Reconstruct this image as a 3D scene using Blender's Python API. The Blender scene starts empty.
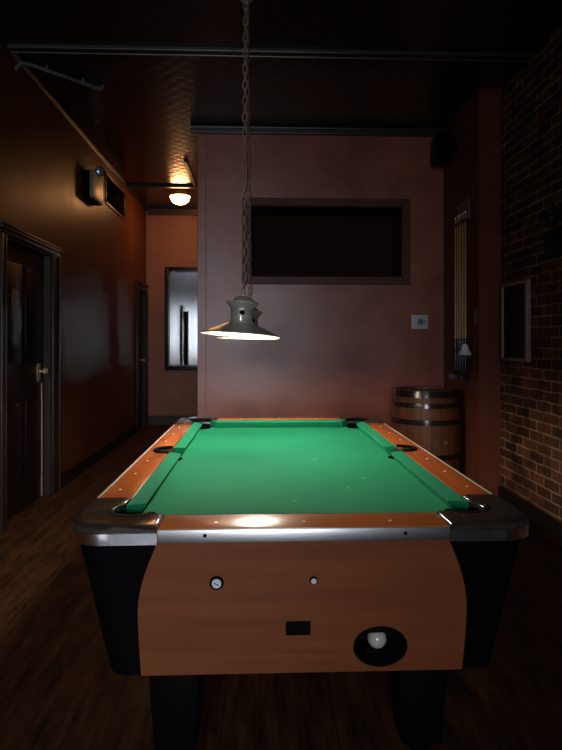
import bpy, bmesh, math, random
from mathutils import Vector, Matrix
random.seed(7)
PI = math.pi
COL = bpy.context.scene.collection

# ------------------------------------------------------------------ materials
def new_mat(name):
    m = bpy.data.materials.new(name); m.use_nodes = True
    nt = m.node_tree
    return m, nt, nt.nodes['Principled BSDF'], nt.nodes, nt.links

def plain(name, col, rough=0.5, metal=0.0, spec=0.5, bump=0.0, bscale=60.0, vary=0.0, vscale=6.0, stretch=(1, 1, 1)):
    m, nt, b, N, L = new_mat(name)
    b.inputs['Base Color'].default_value = (*col, 1)
    b.inputs['Roughness'].default_value = rough
    b.inputs['Metallic'].default_value = metal
    b.inputs['Specular IOR Level'].default_value = spec
    tc = N.new('ShaderNodeTexCoord'); mp = N.new('ShaderNodeMapping')
    mp.inputs['Scale'].default_value = stretch
    L.new(tc.outputs['Object'], mp.inputs['Vector'])
    if vary > 0:
        n = N.new('ShaderNodeTexNoise'); n.inputs['Scale'].default_value = vscale
        n.inputs['Detail'].default_value = 6; n.inputs['Roughness'].default_value = 0.65
        L.new(mp.outputs[0], n.inputs['Vector'])
        r = N.new('ShaderNodeValToRGB')
        r.color_ramp.elements[0].position = 0.3; r.color_ramp.elements[1].position = 0.7
        r.color_ramp.elements[0].color = (*[c * (1 - vary) for c in col], 1)
        r.color_ramp.elements[1].color = (*[min(1, c * (1 + vary)) for c in col], 1)
        L.new(n.outputs['Fac'], r.inputs['Fac']); L.new(r.outputs['Color'], b.inputs['Base Color'])
    if bump > 0:
        n2 = N.new('ShaderNodeTexNoise'); n2.inputs['Scale'].default_value = bscale
        n2.inputs['Detail'].default_value = 4
        L.new(mp.outputs[0], n2.inputs['Vector'])
        bp = N.new('ShaderNodeBump'); bp.inputs['Strength'].default_value = bump
        bp.inputs['Distance'].default_value = 0.01
        L.new(n2.outputs['Fac'], bp.inputs['Height']); L.new(bp.outputs['Normal'], b.inputs['Normal'])
    return m

def emit(name, col, strength):
    m, nt, b, N, L = new_mat(name)
    b.inputs['Base Color'].default_value = (0.8, 0.8, 0.8, 1)
    b.inputs['Emission Color'].default_value = (*col, 1)
    b.inputs['Emission Strength'].default_value = strength
    return m

def wood(name, c1, c2, rough, axis='X', scale=1.0, bump=0.0):
    """wood grain streaks running along one axis of the object"""
    m, nt, b, N, L = new_mat(name)
    tc = N.new('ShaderNodeTexCoord'); mp = N.new('ShaderNodeMapping')
    s = {'X': (1.2, 22, 22), 'Y': (22, 1.2, 22), 'Z': (22, 22, 1.2)}[axis]
    mp.inputs['Scale'].default_value = [v * scale for v in s]
    L.new(tc.outputs['Object'], mp.inputs['Vector'])
    n = N.new('ShaderNodeTexNoise'); n.inputs['Scale'].default_value = 1.6
    n.inputs['Detail'].default_value = 8; n.inputs['Distortion'].default_value = 0.6
    L.new(mp.outputs[0], n.inputs['Vector'])
    r = N.new('ShaderNodeValToRGB')
    r.color_ramp.elements[0].position = 0.32; r.color_ramp.elements[1].position = 0.68
    r.color_ramp.elements[0].color = (*c1, 1); r.color_ramp.elements[1].color = (*c2, 1)
    L.new(n.outputs['Fac'], r.inputs['Fac']); L.new(r.outputs['Color'], b.inputs['Base Color'])
    b.inputs['Roughness'].default_value = rough
    if bump:
        bp = N.new('ShaderNodeBump'); bp.inputs['Strength'].default_value = bump; bp.inputs['Distance'].default_value = 0.004
        L.new(n.outputs['Fac'], bp.inputs['Height']); L.new(bp.outputs['Normal'], b.inputs['Normal'])
    return m

def floor_mat():
    m, nt, b, N, L = new_mat('dark_floorboards')
    tc = N.new('ShaderNodeTexCoord'); mp = N.new('ShaderNodeMapping')
    mp.inputs['Rotation'].default_value = (0, 0, PI / 2)
    L.new(tc.outputs['Object'], mp.inputs['Vector'])
    br = N.new('ShaderNodeTexBrick')
    br.inputs['Scale'].default_value = 1.0; br.inputs['Brick Width'].default_value = 1.4
    br.inputs['Row Height'].default_value = 0.13; br.inputs['Mortar Size'].default_value = 0.0016
    br.inputs['Color1'].default_value = (0.066, 0.027, 0.012, 1); br.inputs['Color2'].default_value = (0.050, 0.020, 0.009, 1)
    br.inputs['Mortar'].default_value = (0.014, 0.007, 0.004, 1)
    L.new(mp.outputs[0], br.inputs['Vector'])
    mp2 = N.new('ShaderNodeMapping'); mp2.inputs['Scale'].default_value = (9, 1.3, 1)
    L.new(tc.outputs['Object'], mp2.inputs['Vector'])
    n = N.new('ShaderNodeTexNoise'); n.inputs['Scale'].default_value = 2.2; n.inputs['Detail'].default_value = 9
    n.inputs['Roughness'].default_value = 0.7
    L.new(mp2.outputs[0], n.inputs['Vector'])
    r = N.new('ShaderNodeValToRGB')
    r.color_ramp.elements[0].position = 0.35; r.color_ramp.elements[1].position = 0.75
    r.color_ramp.elements[0].color = (0.28, 0.28, 0.28, 1); r.color_ramp.elements[1].color = (2.1, 2.0, 1.9, 1)
    L.new(n.outputs['Fac'], r.inputs['Fac'])
    mx = N.new('ShaderNodeMix'); mx.data_type = 'RGBA'; mx.blend_type = 'MULTIPLY'; mx.inputs[0].default_value = 1
    L.new(br.outputs['Color'], mx.inputs[6]); L.new(r.outputs['Color'], mx.inputs[7])
    L.new(mx.outputs[2], b.inputs['Base Color'])
    b.inputs['Roughness'].default_value = 0.5
    b.inputs['Specular IOR Level'].default_value = 0.15
    bp = N.new('ShaderNodeBump'); bp.inputs['Strength'].default_value = 0.35; bp.inputs['Distance'].default_value = 0.004
    L.new(n.outputs['Fac'], bp.inputs['Height']); L.new(bp.outputs['Normal'], b.inputs['Normal'])
    return m

def brick_mat():
    m, nt, b, N, L = new_mat('dark_painted_brick')
    tc = N.new('ShaderNodeTexCoord'); sp = N.new('ShaderNodeSeparateXYZ'); cb = N.new('ShaderNodeCombineXYZ')
    L.new(tc.outputs['Object'], sp.inputs[0])
    L.new(sp.outputs['Y'], cb.inputs['X']); L.new(sp.outputs['Z'], cb.inputs['Y'])
    nz = N.new('ShaderNodeTexNoise'); nz.inputs['Scale'].default_value = 9; nz.inputs['Detail'].default_value = 3
    L.new(tc.outputs['Object'], nz.inputs['Vector'])
    ad = N.new('ShaderNodeMix'); ad.data_type = 'VECTOR'; ad.inputs[0].default_value = 0.018
    L.new(cb.outputs[0], ad.inputs[4]); L.new(nz.outputs['Color'], ad.inputs[5])
    br = N.new('ShaderNodeTexBrick'); br.inputs['Scale'].default_value = 1
    br.inputs['Brick Width'].default_value = 0.215; br.inputs['Row Height'].default_value = 0.074
    br.inputs['Mortar Size'].default_value = 0.0075; br.inputs['Mortar Smooth'].default_value = 0.35
    br.inputs['Bias'].default_value = -0.1
    br.inputs['Color1'].default_value = (0.145, 0.055, 0.030, 1); br.inputs['Color2'].default_value = (0.040, 0.018, 0.012, 1)
    br.inputs['Mortar'].default_value = (0.300, 0.195, 0.125, 1)
    L.new(ad.outputs[1], br.inputs['Vector'])
    n2 = N.new('ShaderNodeTexNoise'); n2.inputs['Scale'].default_value = 5; n2.inputs['Detail'].default_value = 7
    L.new(tc.outputs['Object'], n2.inputs['Vector'])
    r = N.new('ShaderNodeValToRGB')
    r.color_ramp.elements[0].position = 0.35; r.color_ramp.elements[1].position = 0.7
    r.color_ramp.elements[0].color = (0.35, 0.33, 0.33, 1); r.color_ramp.elements[1].color = (1.25, 1.2, 1.15, 1)
    L.new(n2.outputs['Fac'], r.inputs['Fac'])
    mx = N.new('ShaderNodeMix'); mx.data_type = 'RGBA'; mx.blend_type = 'MULTIPLY'; mx.inputs[0].default_value = 1
    L.new(br.outputs['Color'], mx.inputs[6]); L.new(r.outputs['Color'], mx.inputs[7])
    L.new(mx.outputs[2], b.inputs['Base Color'])
    b.inputs['Roughness'].default_value = 0.6; b.inputs['Specular IOR Level'].default_value = 0.25
    inv = N.new('ShaderNodeMath'); inv.operation = 'SUBTRACT'; inv.inputs[0].default_value = 1
    L.new(br.outputs['Fac'], inv.inputs[1])
    ad2 = N.new('ShaderNodeMath'); ad2.operation = 'MULTIPLY_ADD'; ad2.inputs[1].default_value = 0.35
    L.new(n2.outputs['Fac'], ad2.inputs[0]); L.new(inv.outputs[0], ad2.inputs[2])
    bp = N.new('ShaderNodeBump'); bp.inputs['Strength'].default_value = 0.8; bp.inputs['Distance'].default_value = 0.008
    L.new(ad2.outputs[0], bp.inputs['Height']); L.new(bp.outputs['Normal'], b.inputs['Normal'])
    return m

def tin_mat():
    m, nt, b, N, L = new_mat('dark_pressed_tin')
    b.inputs['Base Color'].default_value = (0.014, 0.0075, 0.005, 1)
    b.inputs['Roughness'].default_value = 0.25; b.inputs['Specular IOR Level'].default_value = 0.45
    tc = N.new('ShaderNodeTexCoord'); sp = N.new('ShaderNodeSeparateXYZ'); L.new(tc.outputs['Object'], sp.inputs[0])
    outs = []
    for ax in ('X', 'Y'):
        mu = N.new('ShaderNodeMath'); mu.operation = 'MULTIPLY'; mu.inputs[1].default_value = 2 * PI / 0.15
        L.new(sp.outputs[ax], mu.inputs[0])
        si = N.new('ShaderNodeMath'); si.operation = 'SINE'; L.new(mu.outputs[0], si.inputs[0]); outs.append(si)
    mm = N.new('ShaderNodeMath'); mm.operation = 'MULTIPLY'
    L.new(outs[0].outputs[0], mm.inputs[0]); L.new(outs[1].outputs[0], mm.inputs[1])
    n = N.new('ShaderNodeTexNoise'); n.inputs['Scale'].default_value = 28; n.inputs['Detail'].default_value = 5
    L.new(tc.outputs['Object'], n.inputs['Vector'])
    ma = N.new('ShaderNodeMath'); ma.operation = 'MULTIPLY_ADD'; ma.inputs[1].default_value = 1.6
    L.new(n.outputs['Fac'], ma.inputs[0]); L.new(mm.outputs[0], ma.inputs[2])
    bp = N.new('ShaderNodeBump'); bp.inputs['Strength'].default_value = 0.14; bp.inputs['Distance'].default_value = 0.004
    L.new(ma.outputs[0], bp.inputs['Height']); L.new(bp.outputs['Normal'], b.inputs['Normal'])
    return m

def barrel_mat():
    m, nt, b, N, L = new_mat('oak_staves')
    tc = N.new('ShaderNodeTexCoord'); sp = N.new('ShaderNodeSeparateXYZ'); L.new(tc.outputs['Object'], sp.inputs[0])
    at = N.new('ShaderNodeMath'); at.operation = 'ARCTAN2'
    L.new(sp.outputs['Y'], at.inputs[0]); L.new(sp.outputs['X'], at.inputs[1])
    mu = N.new('ShaderNodeMath'); mu.operation = 'MULTIPLY'; mu.inputs[1].default_value = 26 / (2 * PI)
    L.new(at.outputs[0], mu.inputs[0])
    fl = N.new('ShaderNodeMath'); fl.operation = 'FLOOR'; L.new(mu.outputs[0], fl.inputs[0])
    fr = N.new('ShaderNodeMath'); fr.operation = 'FRACT'; L.new(mu.outputs[0], fr.inputs[0])
    wn = N.new('ShaderNodeTexWhiteNoise'); wn.noise_dimensions = '1D'; L.new(fl.outputs[0], wn.inputs['W'])
    r = N.new('ShaderNodeValToRGB')
    r.color_ramp.elements[0].color = (0.095, 0.034, 0.015, 1); r.color_ramp.elements[1].color = (0.170, 0.064, 0.028, 1)
    L.new(wn.outputs['Value'], r.inputs['Fac'])
    sm = N.new('ShaderNodeMath'); sm.operation = 'LESS_THAN'; sm.inputs[1].default_value = 0.04
    L.new(fr.outputs[0], sm.inputs[0])
    mp = N.new('ShaderNodeMapping'); mp.inputs['Scale'].default_value = (30, 30, 2); L.new(tc.outputs['Object'], mp.inputs['Vector'])
    n = N.new('ShaderNodeTexNoise'); n.inputs['Scale'].default_value = 1.5; n.inputs['Detail'].default_value = 6
    L.new(mp.outputs[0], n.inputs['Vector'])
    mx = N.new('ShaderNodeMix'); mx.data_type = 'RGBA'; mx.blend_type = 'OVERLAY'; mx.inputs[0].default_value = 0.55
    L.new(r.outputs['Color'], mx.inputs[6]); L.new(n.outputs['Fac'], mx.inputs[7])
    mx2 = N.new('ShaderNodeMix'); mx2.data_type = 'RGBA'; mx2.inputs[7].default_value = (0.02, 0.01, 0.006, 1)
    L.new(sm.outputs[0], mx2.inputs[0]); L.new(mx.outputs[2], mx2.inputs[6])
    L.new(mx2.outputs[2], b.inputs['Base Color'])
    b.inputs['Roughness'].default_value = 0.42; b.inputs['Specular IOR Level'].default_value = 0.22
    return m

def felt_mat():
    m, nt, b, N, L = new_mat('green_cloth')
    tc = N.new('ShaderNodeTexCoord')
    n = N.new('ShaderNodeTexNoise'); n.inputs['Scale'].default_value = 3.5; n.inputs['Detail'].default_value = 8; n.inputs['Roughness'].default_value = 0.7
    L.new(tc.outputs['Object'], n.inputs['Vector'])
    r = N.new('ShaderNodeValToRGB'); r.color_ramp.elements[0].position = 0.3; r.color_ramp.elements[1].position = 0.75
    r.color_ramp.elements[0].color = (0.011, 0.215, 0.105, 1); r.color_ramp.elements[1].color = (0.018, 0.255, 0.128, 1)
    L.new(n.outputs['Fac'], r.inputs['Fac'])
    # pale chalk marks
    mp = N.new('ShaderNodeMapping'); mp.inputs['Scale'].default_value = (1.0, 0.8, 1.0); mp.inputs['Rotation'].default_value = (0, 0, 0.5)
    L.new(tc.outputs['Object'], mp.inputs['Vector'])
    v = N.new('ShaderNodeTexVoronoi'); v.inputs['Scale'].default_value = 7.0; v.inputs['Randomness'].default_value = 1
    L.new(mp.outputs[0], v.inputs['Vector'])
    lt = N.new('ShaderNodeMapRange'); lt.inputs['From Min'].default_value = 0.03; lt.inputs['From Max'].default_value = 0.075
    lt.inputs['To Min'].default_value = 1.0; lt.inputs['To Max'].default_value = 0.0
    L.new(v.outputs['Distance'], lt.inputs['Value'])
    sp = N.new('ShaderNodeSeparateColor'); L.new(v.outputs['Color'], sp.inputs[0])
    gt = N.new('ShaderNodeMath'); gt.operation = 'GREATER_THAN'; gt.inputs[1].default_value = 0.80
    L.new(sp.outputs[0], gt.inputs[0])
    mu = N.new('ShaderNodeMath'); mu.operation = 'MULTIPLY'; L.new(lt.outputs[0], mu.inputs[0]); L.new(gt.outputs[0], mu.inputs[1])
    mu2 = N.new('ShaderNodeMath'); mu2.operation = 'MULTIPLY'; mu2.inputs[1].default_value = 0.55; L.new(mu.outputs[0], mu2.inputs[0])
    mx = N.new('ShaderNodeMix'); mx.data_type = 'RGBA'; mx.inputs[7].default_value = (0.30, 0.50, 0.36, 1)
    L.new(mu2.outputs[0], mx.inputs[0]); L.new(r.outputs['Color'], mx.inputs[6])
    L.new(mx.outputs[2], b.inputs['Base Color'])
    b.inputs['Roughness'].default_value = 0.95; b.inputs['Specular IOR Level'].default_value = 0.1
    n2 = N.new('ShaderNodeTexNoise'); n2.inputs['Scale'].default_value = 420; L.new(tc.outputs['Object'], n2.inputs['Vector'])
    bp = N.new('ShaderNodeBump'); bp.inputs['Strength'].default_value = 0.15; bp.inputs['Distance'].default_value = 0.002
    L.new(n2.outputs['Fac'], bp.inputs['Height']); L.new(bp.outputs['Normal'], b.inputs['Normal'])
    return m

def wall_mat(name, c1, c2, rough, spec, scale=2.5, stretch=(1, 1, 1), bump=0.15, rvar=0.12):
    m, nt, b, N, L = new_mat(name)
    tc = N.new('ShaderNodeTexCoord'); mp = N.new('ShaderNodeMapping'); mp.inputs['Scale'].default_value = stretch
    L.new(tc.outputs['Object'], mp.inputs['Vector'])
    n = N.new('ShaderNodeTexNoise'); n.inputs['Scale'].default_value = scale; n.inputs['Detail'].default_value = 9
    n.inputs['Roughness'].default_value = 0.62; n.inputs['Distortion'].default_value = 0.5
    L.new(mp.outputs[0], n.inputs['Vector'])
    r = N.new('ShaderNodeValToRGB'); r.color_ramp.elements[0].position = 0.3; r.color_ramp.elements[1].position = 0.72
    r.color_ramp.elements[0].color = (*c1, 1); r.color_ramp.elements[1].color = (*c2, 1)
    L.new(n.outputs['Fac'], r.inputs['Fac']); L.new(r.outputs['Color'], b.inputs['Base Color'])
    mr = N.new('ShaderNodeMapRange'); mr.inputs['To Min'].default_value = rough - rvar; mr.inputs['To Max'].default_value = rough + rvar
    L.new(n.outputs['Fac'], mr.inputs['Value']); L.new(mr.outputs[0], b.inputs['Roughness'])
    b.inputs['Specular IOR Level'].default_value = spec
    bp = N.new('ShaderNodeBump'); bp.inputs['Strength'].default_value = bump; bp.inputs['Distance'].default_value = 0.01
    L.new(n.outputs['Fac'], bp.inputs['Height']); L.new(bp.outputs['Normal'], b.inputs['Normal'])
    return m

def pane_mat():
    m, nt, b, N, L = new_mat('clear_pane')
    out = N['Material Output']
    tr = N.new('ShaderNodeBsdfTransparent'); gl = N.new('ShaderNodeBsdfGlossy'); gl.inputs['Roughness'].default_value = 0.02
    mx = N.new('ShaderNodeMixShader'); mx.inputs[0].default_value = 0.06
    L.new(tr.outputs[0], mx.inputs[1]); L.new(gl.outputs[0], mx.inputs[2]); L.new(mx.outputs[0], out.inputs['Surface'])
    return m

M = dict(
    floor=floor_mat(), brick=brick_mat(), tin=tin_mat(), oak=barrel_mat(), felt=felt_mat(),
    wall_l=wall_mat('varnished_brown_panelling', (0.050, 0.0150, 0.0052), (0.120, 0.036, 0.0115), 0.40, 0.13, 2.6, (1, 2.2, 0.30), 0.30, 0.16),
    wall_r=wall_mat('mauve_brown_plaster', (0.250, 0.060, 0.036), (0.430, 0.116, 0.072), 0.36, 0.70, 2.6, (1, 1, 1), 0.22, 0.08),
    wall_far=wall_mat('orange_brown_plaster', (0.22, 0.088, 0.050), (0.32, 0.140, 0.086), 0.55, 0.35, 2.6),
    chase=wall_mat('red_brown_paint', (0.120, 0.034, 0.021), (0.165, 0.047, 0.029), 0.50, 0.12, 3.0),
    dark_wall=plain('dark_brown_paint', (0.05, 0.03, 0.022), 0.7),
    niche=plain('niche_shade_brown', (0.034, 0.015, 0.010), 0.8, spec=0.1),  # shade inside the recess put into the liner's dark colour
    trim=plain('dark_stained_trim', (0.026, 0.014, 0.010), 0.42, spec=0.3, vary=0.25, stretch=(4, 4, 1)),
    trim_shiny=plain('glossy_dark_trim', (0.030, 0.026, 0.025), 0.36, spec=0.7),
    edge=plain('plum_wood_trim', (0.115, 0.036, 0.025), 0.46, spec=0.3, vary=0.2),
    door=plain('near_black_door_stain', (0.007, 0.003, 0.0022), 0.42, spec=0.25, vary=0.3, stretch=(6, 6, 1)),
    base=plain('black_baseboard_paint', (0.010, 0.008, 0.007), 0.45, spec=0.25),
    laminate=wood('orange_wood_laminate', (0.370, 0.085, 0.018), (0.480, 0.122, 0.028), 0.24, 'Y', 0.8),
    laminate_x=wood('brown_wood_laminate', (0.430, 0.115, 0.028), (0.560, 0.165, 0.044), 0.26, 'X', 0.8),
    panel=wood('cabinet_wood_laminate', (0.138, 0.036, 0.0097), (0.182, 0.053, 0.0155), 0.40, 'X', 0.7),
    black=plain('black_laminate', (0.0018, 0.0018, 0.0024), 0.40, spec=0.06),
    rubber=plain('black_rubber', (0.003, 0.003, 0.003), 0.8, spec=0.04),
    casting=plain('dark_glossy_casting', (0.040, 0.031, 0.027), 0.17, 0.2, bump=0.08, bscale=25, vary=0.35, vscale=18),
    chrome=plain('worn_chrome', (0.62, 0.63, 0.66), 0.20, 1.0, bump=0.03, bscale=30),
    alu=plain('brushed_aluminium', (0.66, 0.66, 0.68), 0.36, 1.0, bump=0.05, bscale=40, stretch=(1, 8, 8)),
    white=plain('white_inlay', (0.80, 0.78, 0.72), 0.3),
    ball=plain('ivory_ball_resin', (0.42, 0.40, 0.37), 0.16),
    pewter=plain('pewter_metal', (0.58, 0.53, 0.45), 0.32, 0.40, vary=0.25, vscale=12),
    enamel=plain('white_enamel', (0.62, 0.60, 0.54), 0.45),
    bulb=emit('lit_bulb_glass', (1.0, 0.87, 0.70), 1550.0),
    chain=plain('aged_brass_chain', (0.34, 0.20, 0.12), 0.40, 0.45),
    cord=plain('dark_cord', (0.02, 0.017, 0.015), 0.7),
    bowl=emit('lit_frosted_bowl', (1.0, 0.44, 0.165), 50.0),
    brass=plain('brass', (0.72, 0.54, 0.28), 0.30, 0.7),
    brown_plaque=plain('brown_plaque', (0.26, 0.13, 0.075), 0.5, vary=0.5, vscale=25),
    hoop=plain('blackened_steel_hoop', (0.055, 0.052, 0.052), 0.19, 0.75),
    lid=wood('barrel_head_oak', (0.05, 0.022, 0.012), (0.085, 0.040, 0.020), 0.45, 'X', 0.6),
    bung=plain('pale_bung_wood', (0.22, 0.12, 0.065), 0.6),
    plastic=plain('white_plastic', (0.62, 0.62, 0.64), 0.4),
    lcd=plain('grey_display', (0.20, 0.23, 0.22), 0.2),
    grey=plain('grey_plastic', (0.16, 0.155, 0.145), 0.45),
    beige=plain('beige_lit_face', (0.85, 0.62, 0.38), 0.42),  # beige lightened to carry the corridor light falling on this face
    lens=plain('blue_grey_lens', (0.25, 0.28, 0.36), 0.12, 0.6),
    shaft=plain('maple_cue_shaft', (0.42, 0.22, 0.07), 0.30),
    butt=plain('black_cue_butt', (0.014, 0.010, 0.009), 0.25),
    rack=plain('grey_brown_rack', (0.13, 0.105, 0.085), 0.45),
    chalk=plain('white_chalk', (0.80, 0.79, 0.78), 0.9, bump=0.4, bscale=40),
    frame_wood=plain('pinkish_wood_frame', (0.30, 0.175, 0.135), 0.42, vary=0.25, stretch=(8, 8, 1)),
    slate=plain('black_board', (0.004, 0.004, 0.004), 0.4, spec=0.12),
    iron=plain('wrought_iron', (0.028, 0.026, 0.025), 0.45, 0.6),
    mirror=plain('silvered_mirror', (0.86, 0.88, 0.90), 0.015, 1.0),
    pipe=plain('grey_painted_pipe', (0.10, 0.10, 0.105), 0.4),
    winframe=plain('white_window_frame', (0.5, 0.5, 0.5), 0.4),
    pane=pane_mat(),
    alu_lamplit=plain('lamplit_metal_edging', (0.74, 0.71, 0.66), 0.35, 0.35),  # paler copy of the aluminium, lamplight put into the side strips' colour
    key=plain('bright_lock_metal', (0.74, 0.78, 0.84), 0.3, 0.25),
)

# ------------------------------------------------------------------ mesh helpers
def sharp(bm, deg=34):
    for f in bm.faces: f.smooth = True
    lim = math.radians(deg)
    for e in bm.edges:
        e.smooth = len(e.link_faces) == 2 and e.calc_face_angle(0) < lim

def obj(name, bm, mat, parent=None, flat=False, loc=None):
    bmesh.ops.recalc_face_normals(bm, faces=bm.faces[:])
    if not flat: sharp(bm)
    me = bpy.data.meshes.new(name); bm.to_mesh(me); bm.free()
    o = bpy.data.objects.new(name, me); COL.objects.link(o)
    for mm in (mat if isinstance(mat, (list, tuple)) else [mat]): me.materials.append(mm)
    if parent: o.parent = parent
    if loc: o.location = loc
    return o

def tag(o, label, cat, group=None, kind=None):
    o['label'] = label; o['category'] = cat
    if group: o['group'] = group
    if kind: o['kind'] = kind
    return o

def thing(name, label, cat, loc=(0, 0, 0), rz=0, group=None, kind=None):
    o = bpy.data.objects.new(name, None); COL.objects.link(o)
    o.empty_display_size = 0.1
    o.location = loc; o.rotation_euler = (0, 0, rz)
    return tag(o, label, cat, group, kind)

def dup(root, loc, label=None):
    r = root.copy(); COL.objects.link(r); r.location = loc
    if label: r['label'] = label
    for ch in list(root.children):
        c = ch.copy(); COL.objects.link(c); c.parent = r
        for g in ch.children:
            d = g.copy(); COL.objects.link(d); d.parent = c
    return r

def B(): return bmesh.new()

def box(bm, x0, x1, y0, y1, z0, z1, bev=0.0, seg=2):
    r = bmesh.ops.create_cube(bm, size=1)
    vs = r['verts']
    for v in vs:
        v.co = Vector(((x0 + x1) / 2 + v.co.x * (x1 - x0), (y0 + y1) / 2 + v.co.y * (y1 - y0), (z0 + z1) / 2 + v.co.z * (z1 - z0)))
    if bev:
        es = list({e for v in vs for e in v.link_edges})
        bmesh.ops.bevel(bm, geom=es, offset=bev, segments=seg, affect='EDGES', profile=0.5)
    return bm

def lathe(bm, prof, n=32, c=(0, 0, 0), mat=None):
    """prof = [(r, z)...] about Z; r = 0 makes a pole"""
    rings = []
    new = []
    for r, z in prof:
        if r <= 1e-6:
            v = bm.verts.new((c[0], c[1], c[2] + z)); rings.append([v]); new.append(v)
        else:
            ring = [bm.verts.new((c[0] + r * math.cos(2 * PI * k / n), c[1] + r * math.sin(2 * PI * k / n), c[2] + z)) for k in range(n)]
            rings.append(ring); new += ring
    for a, b in zip(rings, rings[1:]):
        for k in range(n):
            k2 = (k + 1) % n
            if len(a) == 1 and len(b) == 1: continue
            if len(a) == 1: bm.faces.new((a[0], b[k], b[k2]))
            elif len(b) == 1: bm.faces.new((a[k], a[k2], b[0]))
            else: bm.faces.new((a[k], a[k2], b[k2], b[k]))
    if mat is not None:
        for v in new: v.co = mat @ v.co
    return bm

def tube(bm, pts, r, n=8, closed=False):
    pts = [Vector(p) for p in pts]
    rings = []
    m = len(pts)
    up = Vector((0, 0, 1))
    for i, p in enumerate(pts):
        if closed: t = pts[(i + 1) % m] - pts[i - 1]
        else: t = pts[min(i + 1, m - 1)] - pts[max(i - 1, 0)]
        t.normalize()
        a = up if abs(t.dot(up)) < 0.9 else Vector((1, 0, 0))
        if closed: a = Vector((0, 1, 0)) if abs(t.y) < 0.9 else a
        u = t.cross(a).normalized(); w = t.cross(u).normalized()
        rr = r[i] if isinstance(r, (list, tuple)) else r
        rings.append([bm.verts.new(p + u * rr * math.cos(2 * PI * k / n) + w * rr * math.sin(2 * PI * k / n)) for k in range(n)])
    for i in range(m if closed else m - 1):
        a, b = rings[i], rings[(i + 1) % m]
        for k in range(n): bm.faces.new((a[k], a[(k + 1) % n], b[(k + 1) % n], b[k]))
    if not closed:
        bm.faces.new(rings[0][::-1]); bm.faces.new(rings[-1])
    return bm

def prism(bm, outer, z0, z1, holes=(), bev=0.0):
    """polygon with holes in XY, extruded z0..z1"""
    loops = [outer] + list(holes)
    edges = []
    for lp in loops:
        vs = [bm.verts.new((p[0], p[1], z0)) for p in lp]
        edges += [bm.edges.new((vs[i], vs[(i + 1) % len(vs)])) for i in range(len(vs))]
    f = bmesh.ops.triangle_fill(bm, edges=edges, use_beauty=True, use_dissolve=False)
    faces = [g for g in f['geom'] if isinstance(g, bmesh.types.BMFace)]
    r = bmesh.ops.extrude_face_region(bm, geom=faces)
    top = [g for g in r['geom'] if isinstance(g, bmesh.types.BMVert)]
    for v in top: v.co.z = z1
    if bev:
        tops = set(top)
        es = []
        for v in top:
            for e in v.link_edges:
                if e.other_vert(v) in tops and len(e.link_faces) == 2:
                    n0 = [abs(q.normal.z) if q.normal.length else 0 for q in e.link_faces]
                    zs = [all(abs(w.co.z - z1) < 1e-6 for w in q.verts) for q in e.link_faces]
                    if zs[0] != zs[1]: es.append(e)
        bmesh.ops.bevel(bm, geom=list(set(es)), offset=bev, segments=3, affect='EDGES', profile=0.5)
    return bm

def loft(bm, loopa, loopb):
    """closed solid between two equal-length 3D loops"""
    a = [bm.verts.new(p) for p in loopa]; b = [bm.verts.new(p) for p in loopb]
    n = len(a)
    for k in range(n): bm.faces.new((a[k], a[(k + 1) % n], b[(k + 1) % n], b[k]))
    bm.faces.new(a[::-1]); bm.faces.new(b)
    return bm

def arc(cx, cy, r, a0, a1, n=10):
    return [(cx + r * math.cos(math.radians(a0 + (a1 - a0) * k / n)), cy + r * math.sin(math.radians(a0 + (a1 - a0) * k / n))) for k in range(n + 1)]

def xform(bm, mat):
    bmesh.ops.transform(bm, matrix=mat, verts=bm.verts[:]); return bm

def grid_cells(u0, u1, v0, v1, holes):
    """rectangles that tile [u0,u1]x[v0,v1] minus holes (u0,u1,v0,v1)"""
    us = sorted({u0, u1, *[h[0] for h in holes], *[h[1] for h in holes]})
    out = []
    for a, b in zip(us, us[1:]):
        hs = sorted([(h[2], h[3]) for h in holes if h[0] <= a + 1e-6 and h[1] >= b - 1e-6])
        z = v0
        for h0, h1 in hs:
            if h0 > z + 1e-6: out.append((a, b, z, h0))
            z = max(z, h1)
        if v1 > z + 1e-6: out.append((a, b, z, v1))
    return out

# ------------------------------------------------------------------ room shell
XL, XR, YF, YB, ZC, YN = -1.80, 2.00, -5.00, 9.30, 3.42, 5.72
XN = -0.605        # left end of the niche wall
XC, YC = 1.82, 4.78

def struct(name, bm, mat, label, cat, flat=True):
    return tag(obj(name, bm, mat, flat=flat), label, cat, kind='structure')

struct('floor', box(B(), XL - 0.4, XR + 0.3, YF - 0.2, YB + 0.3, -0.1, 0), M['floor'], 'dark worn wooden floorboards running towards the back of the room', 'floor')
struct('ceiling', box(B(), XL - 0.4, XR + 0.3, YF - 0.2, YB + 0.3, ZC, ZC + 0.1), M['tin'], 'dark pressed tin ceiling over the whole room', 'ceiling')

D1 = (4.17, 5.09, 0.0, 2.07)
D2 = (8.64, 9.20, 0.0, 2.10)
TR = (6.86, 7.78, 2.955, 3.27)
bm = B()
for a, b, z0, z1 in grid_cells(YF, YB, 0, ZC, [D1, D2, TR]): box(bm, XL - 0.25, XL, a, b, z0, z1)
struct('wall_left', bm, M['wall_l'], 'long glossy brown panelled wall on the left with two doorways', 'wall')
bm = B(); box(bm, XL - 0.35, XL - 0.26, YF, YB, 0, ZC)
struct('wall_outer', bm, M['dark_wall'], 'dark backing behind the two doorways of the left wall', 'wall')

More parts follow.
